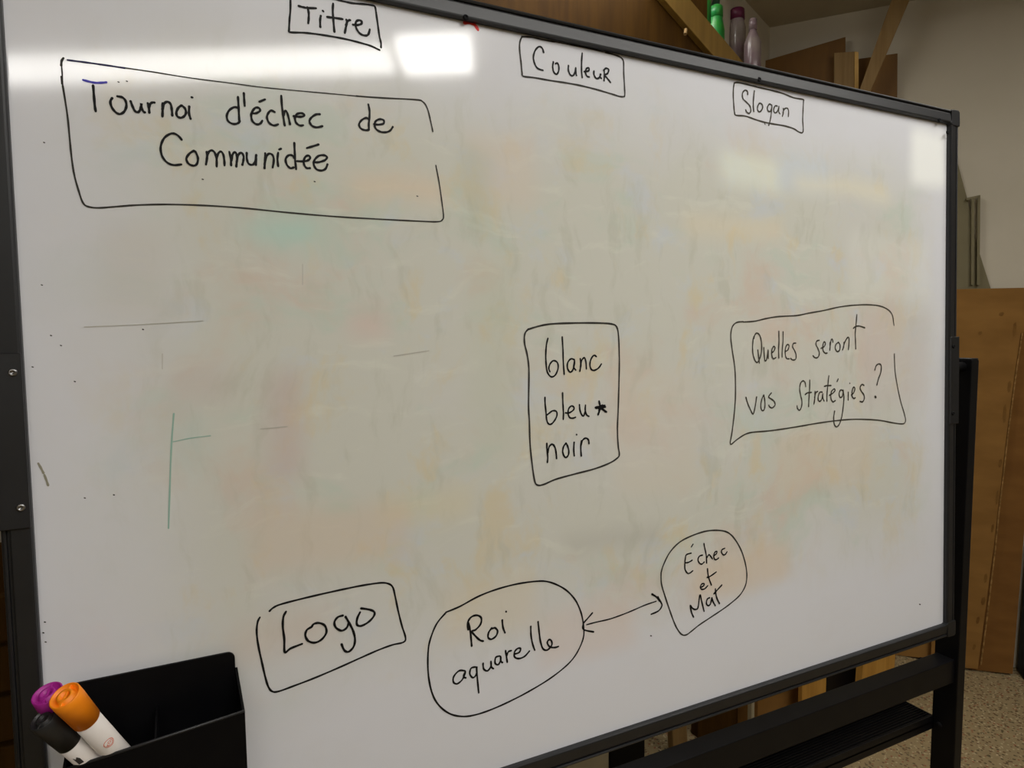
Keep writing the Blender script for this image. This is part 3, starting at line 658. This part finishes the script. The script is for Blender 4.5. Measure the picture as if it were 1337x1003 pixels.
# ================================================================ MARKER HOLDER
HU0, HU1 = -.1400, .0225
HB, HD = -.565, .048                                     # bottom, depth
holder = empty('marker_holder', brd((HU0 + HU1) / 2, HB, .002), 'black plastic marker holder stuck to the lower left of the whiteboard', 'holder')
bm = bmesh.new()
r_ = .008
ptsH = [(HU0, HB), (HU1 + .006, HB), (HU1, -.345)]
ptsH += [(HU1 - r_ + r_ * math.cos(a), -.3275 - r_ + r_ * math.sin(a)) for a in [i * math.pi / 12 for i in range(0, 7)]]
ptsH += [(HU0 + r_ - r_ * math.sin(a), -.3275 - r_ + r_ * math.cos(a)) for a in [i * math.pi / 12 for i in range(0, 7)]]
prism(bm, [brd(a, c, .0115) for a, c in ptsH], BN * .003); bevel(bm, .0006, 2)
bp = obj('back_plate', bm, M_plastic, holder)
for a, c in ((HU0 + .03, -.36), (HU1 - .03, -.36), (HU0 + .03, -.54), (HU1 - .03, -.54)):
    bm = bmesh.new(); prism(bm, [brd(a - .012, c - .012, .0085), brd(a + .012, c - .012, .0085), brd(a + .012, c + .012, .0085), brd(a - .012, c + .012, .0085)], BN * .0080)
    obj('magnet', bm, M_plastic, bp)
lipL, lipR = -.390, -.3745
LU0, LU1 = HU0 + .005, HU1 + .006
o1 = HD + .0115
bm = bmesh.new()    # front panel, with a rim along the top
prism(bm, [brd(LU0, HB, o1), brd(LU1, HB, o1), brd(LU1, lipR, o1), brd(LU0, lipL, o1)], BN * .0025); bevel(bm, .0006, 2)
obj('front_panel', bm, M_plastic, holder)
bm = bmesh.new(); tube(bm, [brd(LU0, lipL, o1 - .001), brd((LU0 + LU1) / 2, (lipL + lipR) / 2, o1 - .001), brd(LU1, lipR, o1 - .001)], .0016, 8)
obj('lip', bm, M_frame, holder, True)
for u_, lp, top in ((LU1, lipR, -.346), (LU0, lipL, -.372)):
    bm = bmesh.new(); s_ = -1 if u_ > 0 else 1
    prism(bm, [brd(u_, HB, o1 - .002), brd(u_, lp, o1 - .002), brd(u_ - (.004 if s_ < 0 else 0), top, .0115), brd(u_ - (.004 if s_ < 0 else 0), HB, .0115)], Vector((.0025 * s_, 0, 0)))
    obj('side_panel', bm, M_plastic, holder)
bm = bmesh.new(); prism(bm, [brd(LU0, HB, o1), brd(LU1, HB, o1), brd(LU1, HB, .0115), brd(LU0, HB, .0115)], BU * .0025)
obj('bottom_panel', bm, M_plastic, holder)
du = uv_of(204, 960, .03)[0]
bm = bmesh.new(); prism(bm, [brd(du, HB, o1 - .002), brd(du, -.384, o1 - .002), brd(du, -.372, .030), brd(du, -.370, .0115), brd(du, HB, .0115)], Vector((.002, 0, 0)))
obj('divider', bm, M_plastic, holder)

# ================================================================ MARKERS
M_org = noisy('orange_plastic', S(255, 142, 16), S(255, 148, 22), 20, 0.45, spec=0.4)
M_pur = noisy('purple_plastic', S(164, 34, 140), S(170, 38, 146), 20, 0.45, spec=0.4)
M_blk = noisy('black_cap_plastic', S(40, 40, 40), S(46, 46, 46), 20, 0.4, spec=0.4)
M_wht = noisy('white_barrel', S(228, 222, 216), S(222, 214, 208), 20, 0.45, spec=0.4)
M_emb = base_mat('orange_print', S(226, 120, 90), 0.5)
M_lab = base_mat('dark_print', S(50, 46, 48), 0.5)
def marker(px0, py0, off0, px1, py1, off1, r0, capmat, label, caplen, total=.118, badge=False, print_=False):
    a = brd(*uv_of(px0, py0, off0), off0); b_ = brd(*uv_of(px1, py1, off1), off1)
    ax = (b_ - a).normalized()
    t = empty('dry_erase_marker', a + ax * total, label, 'marker', 'dry-erase markers in the black holder')
    bm = bmesh.new()
    r1 = r0 * .90
    lathe(bm, a, ax, [(.0045, .0001), (.0045, r0 * .30), (-.0002, r0 * .34), (-.0002, r0 * .52), (.0042, r0 * .58), (.0042, r0 * .80), (.0004, r0 * .88), (0, r0 * .93), (.0006, r0), (.010, r0 * .995), (caplen, r1), (caplen, r1 * .90)], 40, cap=False)
    cp = obj('cap', bm, capmat, t, True); cp['label'] = label.split(' marker')[0].split(' ')[0] + ' cap'
    # moulded lug across the cap end
    s_ = ax.cross(Vector((0, 0, 1))).normalized(); u_ = ax.cross(s_)
    dlug = (s_ * .35 + u_ * .93).normalized(); plug = ax.cross(dlug).normalized()
    bm = bmesh.new(); box(bm, a - dlug * r0 * .84 - plug * r0 * .09 + ax * .0008, dlug * r0 * 1.68, plug * r0 * .18, ax * .004); bevel(bm, .0004, 1)
    obj('lug', bm, capmat, cp)
    bm = bmesh.new()
    rb = r1 * .955
    lathe(bm, a + ax * (caplen - .002), ax, [(0, rb), (total - caplen - .008, rb), (total - caplen - .004, rb * .9), (total - caplen + .002, rb * .85)], 40)
    br = obj('barrel', bm, M_wht, t, True); br['label'] = 'white barrel'
    def on_barrel(h, ang, rr):
        # point on the barrel at length h and angle measured from the viewer's side
        view = (CAM - a).normalized(); f0 = (view - ax * view.dot(ax)).normalized(); g0 = ax.cross(f0)
        return a + ax * h + (f0 * math.cos(ang) + g0 * math.sin(ang)) * rr
    if badge:
        bm = bmesh.new(); rr = rb + .00025
        def ring(hc, ac, R0, R1_, n=28, a0=0, a1=2 * math.pi):
            prev = None
            for i in range(n + 1):
                th = a0 + (a1 - a0) * i / n
                v1 = bm.verts.new(on_barrel(hc + R0 * math.cos(th), ac + R0 * math.sin(th) / rr, rr)); v2 = bm.verts.new(on_barrel(hc + R1_ * math.cos(th), ac + R1_ * math.sin(th) / rr, rr))
                if prev: bm.faces.new((prev[0], prev[1], v2, v1))
                prev = (v1, v2)
        hc = badge; ac = BADGE_ANG
        ring(hc, ac, .0042, .0049); ring(hc, ac, .0031, .0036, 24, -2.4, 1.2)
        ring(hc - .0006, ac - .05, .0010, .0016, 12); ring(hc + .0012, ac + .09, .0008, .0013, 12, -1, 3)
        obj('round_badge', bm, M_emb, br)['label'] = 'small orange round emblem'
    if print_:
        bm = bmesh.new(); rr = rb + .00025
        P = [(.0, -.75), (.003, -.62), (.0005, -.45), (.004, -.3), (.011, -.3), (.011, -.75)]
        vs = [bm.verts.new(on_barrel(print_ + h, -ang_, rr)) for h, ang_ in P]
        bm.faces.new(vs); obj('printed_label', bm, M_lab, br)['label'] = 'dark printed patch'
    return t
BADGE_ANG = -.05
marker(84, 908, .084, 149, 979, .045, .0133, M_org, 'orange marker leaning out at the right of the three in the black holder', .041, badge=.0735, total=.118)
marker(56, 938, .073, 117, 994, .047, .0118, M_blk, 'black marker leaning lowest in the black holder, white barrel', .042, print_=.053, total=.105)
marker(61, 905, .060, 97, 967, .035, .0130, M_pur, 'purple marker tucked behind the orange and black ones in the holder', .030, total=.095)

# ================================================================ BACKGROUND
def sheet(name, pts, thick, mat, label, cat, **kw):
    bm = bmesh.new(); prism(bm, pts, thick); bevel(bm, kw.get('bev', .001), 1)
    o = obj(name, bm, mat); tag(o, label, cat, kw.get('group')); return o
Zup = Vector((0, 0, 1))
# cardboard leaning on the far wall
def lean(px, py, zbase=0.0, d_floor=3.33, d_top=3.418, ztop=1.68):
    # point on a plane leaning on the wall
    n = WN * (ztop - zbase) - Zup * (d_top - d_floor)      # normal of the leaning plane
    p0 = WN * d_floor + Zup * zbase
    r = ray(px, py); k = (p0 - CAM).dot(n) / r.dot(n)
    return CAM + r * k
cb1 = [lean(1232, 378), lean(1372, 375), lean(1333, 440), lean(1277, 874), lean(1215, 874)]
# clamp to floor
def floorfix(ps):
    for p in ps:
        if p.z < 0.004: p.z = 0.002
    return ps
c1 = sheet('cardboard_sheet', floorfix(cb1), WN * .012, M_card, 'tall flattened cardboard with a slanted right edge, leaning on the wall', 'cardboard')
lp = lambda x, y: lean(x, y, d_floor=3.352, d_top=3.437)
cb2 = [lp(1325, 376), lp(1400, 376), lp(1345, 600), lp(1322, 880), lp(1268, 880)]
bm = bmesh.new(); prism(bm, floorfix([p + WN * -.001 for p in cb2]), WN * .008)
tag(obj('cardboard_sheet', bm, M_card2), 'darker cardboard sheet behind the slanted edge, beside the black bag', 'cardboard')
# crushed fluted edge of the front sheet
bm = bmesh.new()
ed = [(1334, 435), (1327, 480), (1321, 525), (1315, 570), (1310, 615), (1304, 665), (1299, 715), (1293, 765), (1287, 815), (1280, 868)]
e0 = [lean(x, y, d_floor=3.322, d_top=3.410) for x, y in ed]
for p, q in zip(e0, e0[1:]): box(bm, p, q - p, WN * .004, WE * .005)
ce = obj('torn_edge', bm, M_edge, c1); ce['label'] = 'pale torn edge'
for x, y, w_, h_ in ((1325, 430, 4, 12), (1318, 505, 4, 10), (1312, 540, 4, 16), (1306, 605, 4, 7), (1302, 650, 3, 12), (1296, 690, 3, 7), (1287, 755, 4, 8), (1284, 785, 5, 7), (1277, 810, 4, 6), (1272, 845, 4, 5), (1280, 435, 5, 3), (1308, 410, 6, 3)):
    c_ = [lean(x + a * w_ * .55 - b2, y + b2 * h_ * .8, d_floor=3.328, d_top=3.416) for a, b2 in ((-1, -.7), (.2, -1), (.9, -.3), (.7, .8), (-.3, 1), (-1, .4))]
    bm = bmesh.new(); bm.faces.new([bm.verts.new(p) for p in c_]); obj('stain', bm, M_stain, c1)
# third sheet and lower bits seen through the gap under the board
lq = lambda x, y: lean(x, y, d_floor=3.37, d_top=3.437)
sheet('cardboard_sheet', floorfix([lq(1170, 700), lq(1226, 700), lq(1226, 862), lq(1170, 856)]), WN * .006, M_card, 'orange-brown cardboard seen through the gap beside the right stand post', 'cardboard')
# olive sheet with a slanted edge behind the frame
sheet('olive_panel', [atW(x, y, 3.438) for x, y in ((1236, 170), (1247, 200), (1262, 256), (1275, 318), (1294, 378), (1300, 400), (1300, 855), (1230, 855), (1205, 470), (1205, 170))], WN * .006, M_olive,
      'olive slant-edged panel on the wall behind the cardboard, beside the board frame', 'panel', bev=.0005)
# cream metal frame edge beside it
t = empty('metal_bracket', lean(1276, 330), 'thin dull metal bracket on the wall, standing out behind the olive panel', 'bracket')
for pts in ([(1262, 258.5), (1280, 254.5), (1280, 257.5), (1262, 261.5)], [(1276.5, 256), (1280, 256), (1279, 372), (1275.5, 372)], [(1268.5, 260), (1272.5, 259.5), (1271.5, 372), (1268, 372)]):
    bm = bmesh.new(); prism(bm, [atW(x, y, 3.42) for x, y in pts], WN * .014); obj('bracket_bar', bm, M_olive, t)
# brown boards against the wall above the board
g = None
sheet('wooden_board', [atW(996, 80, 3.40), atW(1104, 48, 3.40), atW(1104, 190, 3.40), atW(996, 190, 3.40)], WN * .018, M_brown, 'wide dark brown board with sloping top standing against the wall', 'board')
bm = bmesh.new(); prism(bm, [atW(1089, 69, 3.36), atW(1118.5, 67, 3.36), atW(1118.5, 190, 3.36), atW(1089, 190, 3.36)], WN * .02); bevel(bm, .001, 1)
pb = tag(obj('tan_plank', bm, M_tan), 'short tan plank with a pale right edge between the brown boards', 'plank')
bm = bmesh.new(); prism(bm, [atW(1116, 67.5, 3.355), atW(1121, 68, 3.355), atW(1121, 190, 3.355), atW(1116, 190, 3.355)], WN * .022); obj('pale_edge', bm, noisy('pale_wood_edge', S(214, 172, 98), S(200, 158, 84), 20), pb)['label'] = 'pale sawn edge'
sheet('wooden_board', [atW(1120, 77, 3.405), atW(1172, 69.5, 3.405), atW(1171, 190, 3.405), atW(1120, 190, 3.405)], WN * .018, M_brown, 'narrow brown board behind the leaning stick', 'board')
bm = bmesh.new(); prism(bm, [atW(1173, -25, 3.30), atW(1197, -25, 3.30), atW(1187, 1, 3.30), atW(1137, 118, 3.30), atW(1112, 180, 3.30), atW(1096, 180, 3.30), atW(1122, 118, 3.30)], WN * .018); bevel(bm, .001, 1)
st = tag(obj('wooden_stick', bm, M_tan), 'long tan stick leaning diagonally up to the ceiling', 'stick')

# support for the boards: a low storage rack against the wall, hidden behind the whiteboard
pa = wcoord(atW(996, 190, 3.40)); pbw = wcoord(atW(1172, 190, 3.40)); zr = pa[2]
rk = empty('wall_shelf', wl(pa[0], 3.3, 0), 'wall shelf behind the whiteboard carrying the brown boards', 'shelf')
bm = bmesh.new(); box(bm, wl(pa[0] - .05, 3.26, min(pa[2], pbw[2]) - .02), WE * (pbw[0] - pa[0] + .05), WN * .19, Zup * .018); obj('shelf_board', bm, M_tan, rk)

# shelving unit behind the board: dark panel, diagonal plank, shelf with bottles
ys = 1.90
xl, xr = atY(600, 40, ys).x, atY(936, 60, ys).x
su = empty('wooden_shelving', ((xl + xr) / 2, ys + .25, 0), 'tall dark wooden shelving with a brown side panel behind the whiteboard', 'shelving')
bm = bmesh.new(); abox(bm, xl, xr - .02, ys + .03, ys + .048, 1.45, 2.86); bevel(bm, .001, 1); obj('side_panel', bm, M_ply, su)
zs = atY(955, 92, ys + .12).z
bm = bmesh.new(); abox(bm, xl, xr + .22, ys + .05, ys + .42, zs - .035, zs - .012); obj('shelf_board', bm, M_ply, su)
lx0, lx1 = atY(846, 960, ys).x, atY(880, 950, ys).x
for xa, ya in ((lx0, ys + .048), (xl, ys + .048), (lx0, ys + .36), (xl, ys + .36)):
    bm = bmesh.new(); abox(bm, xa, xa + (lx1 - lx0), ya, ya + .05, 0, 2.2 if ya < ys + .2 else zs - .035); bevel(bm, .002, 1); obj('post', bm, M_brown, su)
for xa in (xr + .13,):
    bm = bmesh.new(); abox(bm, xa, xa + .05, ys + .30, ys + .35, 0, zs - .035); obj('post', bm, M_brown, su)
# diagonal plank
bm = bmesh.new()
prism(bm, [atY(854, -18, ys), atY(889, -18, ys), atY(902, 0, ys), atY(969, 79, ys), atY(990, 104, ys), atY(957, 104, ys), atY(931, 72, ys), atY(868, 0, ys)], Vector((0, .028, 0))); bevel(bm, .0015, 1)
tag(obj('diagonal_plank', bm, M_pine), 'pine plank sloping down to the right in front of the dark panel', 'plank')
bm = bmesh.new(); c_ = atY(894, 42, ys); lathe(bm, c_ + Vector((.008, .004, .012)), Vector((-.5, -.5, -.9)), [(0, .006), (.03, .006)], 12)
tag(obj('wooden_peg', bm, M_tan), 'small pale peg sticking out beside the pine plank', 'peg')
# bottles and clear things on the shelf
M_green = noisy('green_plastic', S(30, 120, 60), S(50, 140, 44), 14, 0.35)
M_dgreen = noisy('dark_green_plastic', S(40, 66, 44), S(30, 50, 36), 14, 0.35)
M_mar = noisy('maroon_plastic', S(92, 24, 58), S(80, 20, 50), 14, 0.4)
M_lil = noisy('clear_lilac_plastic', S(168, 156, 148), S(146, 122, 130), 10, 0.2)
M_lil.node_tree.nodes['Principled BSDF'].inputs['Transmission Weight'].default_value = 0.35
def bottle(name, px, y, r, ztop, mat, capmat, label, shoulder=.05, neck=.4):
    x = atY(px, 40, y).x; h = ztop - (zs - .012)
    t = empty(name, (x, y, zs - .012), label, 'bottle')
    bm = bmesh.new(); lathe(bm, Vector((x, y, zs - .012)), Zup, [(0, r * .9), (.006, r), (h - shoulder - .05, r), (h - .05, r * neck + .004), (h - .03, r * neck)], 28); obj('body', bm, mat, t, True)
    bm = bmesh.new(); lathe(bm, Vector((x, y, zs - .012 + h - .045)), Zup, [(0, r * neck + .006), (.04, r * neck + .005), (.045, r * neck)], 24); obj('cap', bm, capmat, t, True)
bottle('green_bottle', 914, ys + .12, .040, atY(914, -40, ys + .12).z, M_green, M_dgreen, 'bright green bottle on the high shelf, nearest the pine plank')
bottle('green_bottle', 935, ys + .20, .034, atY(935, 8, ys + .2).z, M_green, M_green, 'smaller leaf-green bottle half hidden by the pine plank', neck=.6)
bottle('dark_bottle', 941, ys + .33, .045, atY(941, -25, ys + .33).z, M_dgreen, M_black, 'dark bottle at the back of the high shelf')
bottle('spray_bottle', 962, ys + .24, .036, atY(962, 12, ys + .24).z, M_lil, M_mar, 'cloudy lilac bottle with a maroon cap on the high shelf', shoulder=.03, neck=.7)
bottle('clear_bottle', 983, ys + .14, .034, atY(983, 24, ys + .14).z, M_lil, M_lil, 'clear pinkish bottle at the right end of the high shelf', shoulder=.05, neck=.3)

# things on the floor seen through the slot under the board
def standing(name, px0, px1, py, y, depth, top, mat, label, cat, skew=0.0):
    a = atY(px0, py, y); b_ = atY(px1, py, y)
    bm = bmesh.new()
    prism(bm, [Vector((a.x, y, 0)), Vector((b_.x, y, 0)), Vector((b_.x + skew, y, top)), Vector((a.x + skew, y, top))], Vector((0, depth, 0))); bevel(bm, .002, 1)
    return tag(obj(name, bm, mat), label, cat)
standing('black_bin', 1080, 1122, 880, 1.65, .14, .85, M_black, 'black bin on the floor behind the stand, seen under the board', 'bin')
standing('light_board', 1048, 1079, 895, 1.60, .02, .80, M_pinelight, 'light pine board touching the left of the black bin', 'board')
standing('brown_box', 990, 1047, 905, 1.68, .10, .70, M_card, 'brown cardboard box left of the light pine board', 'box')
standing('pine_offcut', 1124, 1166, 870, 1.585, .03, .78, M_pinelight, 'yellow pine offcut right of the black bin', 'offcut', .05)
standing('metal_upright', 982, 986, 905, 1.55, .02, .9, M_cream, 'thin pale metal upright seen under the board', 'upright')
standing('leaning_board', 912, 980, 915, 1.78, .04, .75, M_ply, 'dark brown board standing behind the thin metal upright', 'board')
standing('tan_board', 880, 899, 950, 1.74, .03, .80, M_tan, 'narrow tan board beside the shelving post under the board', 'board', -.06)
standing('white_bin', 740, 795, 990, 1.60, .12, .55, M_cream, 'pale bin low on the floor under the middle of the board', 'bin')
standing('black_crate', 797, 842, 990, 1.68, .15, .75, M_plastic, 'black crate right of the pale bin under the board', 'crate')
# cable on the floor
bm = bmesh.new(); tube(bm, [atZ(x, y, .006) for x, y in ((1160, 842), (1168, 848), (1178, 850), (1186, 856), (1198, 858), (1206, 861))], .006, 8)
tag(obj('dark_cable', bm, M_black), 'dark cable snaking on the speckled floor near the cardboard', 'cable')
# black bag at the right border
p0 = lean(1326, 872, d_floor=3.25, d_top=3.25); bl = wcoord(atZ(1325, 871, 0.0))
bm = bmesh.new()
bl = (bl[0], 3.33, 0); a0 = bl[0]; z1 = atW(1331, 698, bl[1]).z
prism(bm, [wl(a0, bl[1], 0), wl(a0 + .35, bl[1], 0), wl(a0 + .33, bl[1], z1 + .02), wl(a0 + .03, bl[1], z1), wl(a0 + .012, bl[1], z1 - .04)], WN * (3.43 - bl[1])); bevel(bm, .01, 2)
tag(obj('black_case', bm, M_plastic), 'black upright case on the floor at the right border beside the cardboard', 'case')
# brown crate seen left of the frame
yc = 1.15
ct = empty('wooden_crate', (atY(-20, 900, yc).x, yc + .1, 0), 'stack-sided brown wooden crate seen left of the whiteboard frame', 'crate')
ztop = atY(5, 775, yc).z; xa, xb = atY(-140, 900, yc).x, atY(60, 900, yc).x
nsl = int(ztop / .075)
for i in range(nsl):
    z0 = i * ztop / nsl
    bm = bmesh.new(); abox(bm, xa, xb, yc, yc + .018, z0 + .004, z0 + ztop / nsl - .004); bevel(bm, .002, 1)
    obj('slat', bm, M_ply, ct)
for x_ in (xa, xb - .03):
    bm = bmesh.new(); abox(bm, x_, x_ + .03, yc + .018, yc + .048, 0, ztop); obj('corner_post', bm, M_tan, ct)
    bm = bmesh.new(); abox(bm, x_, x_ + .03, yc + .25, yc + .28, 0, ztop); obj('corner_post', bm, M_tan, ct)
bm = bmesh.new(); abox(bm, xa, xb, yc + .28, yc + .298, 0.004, ztop); obj('back_panel', bm, M_ply, ct)
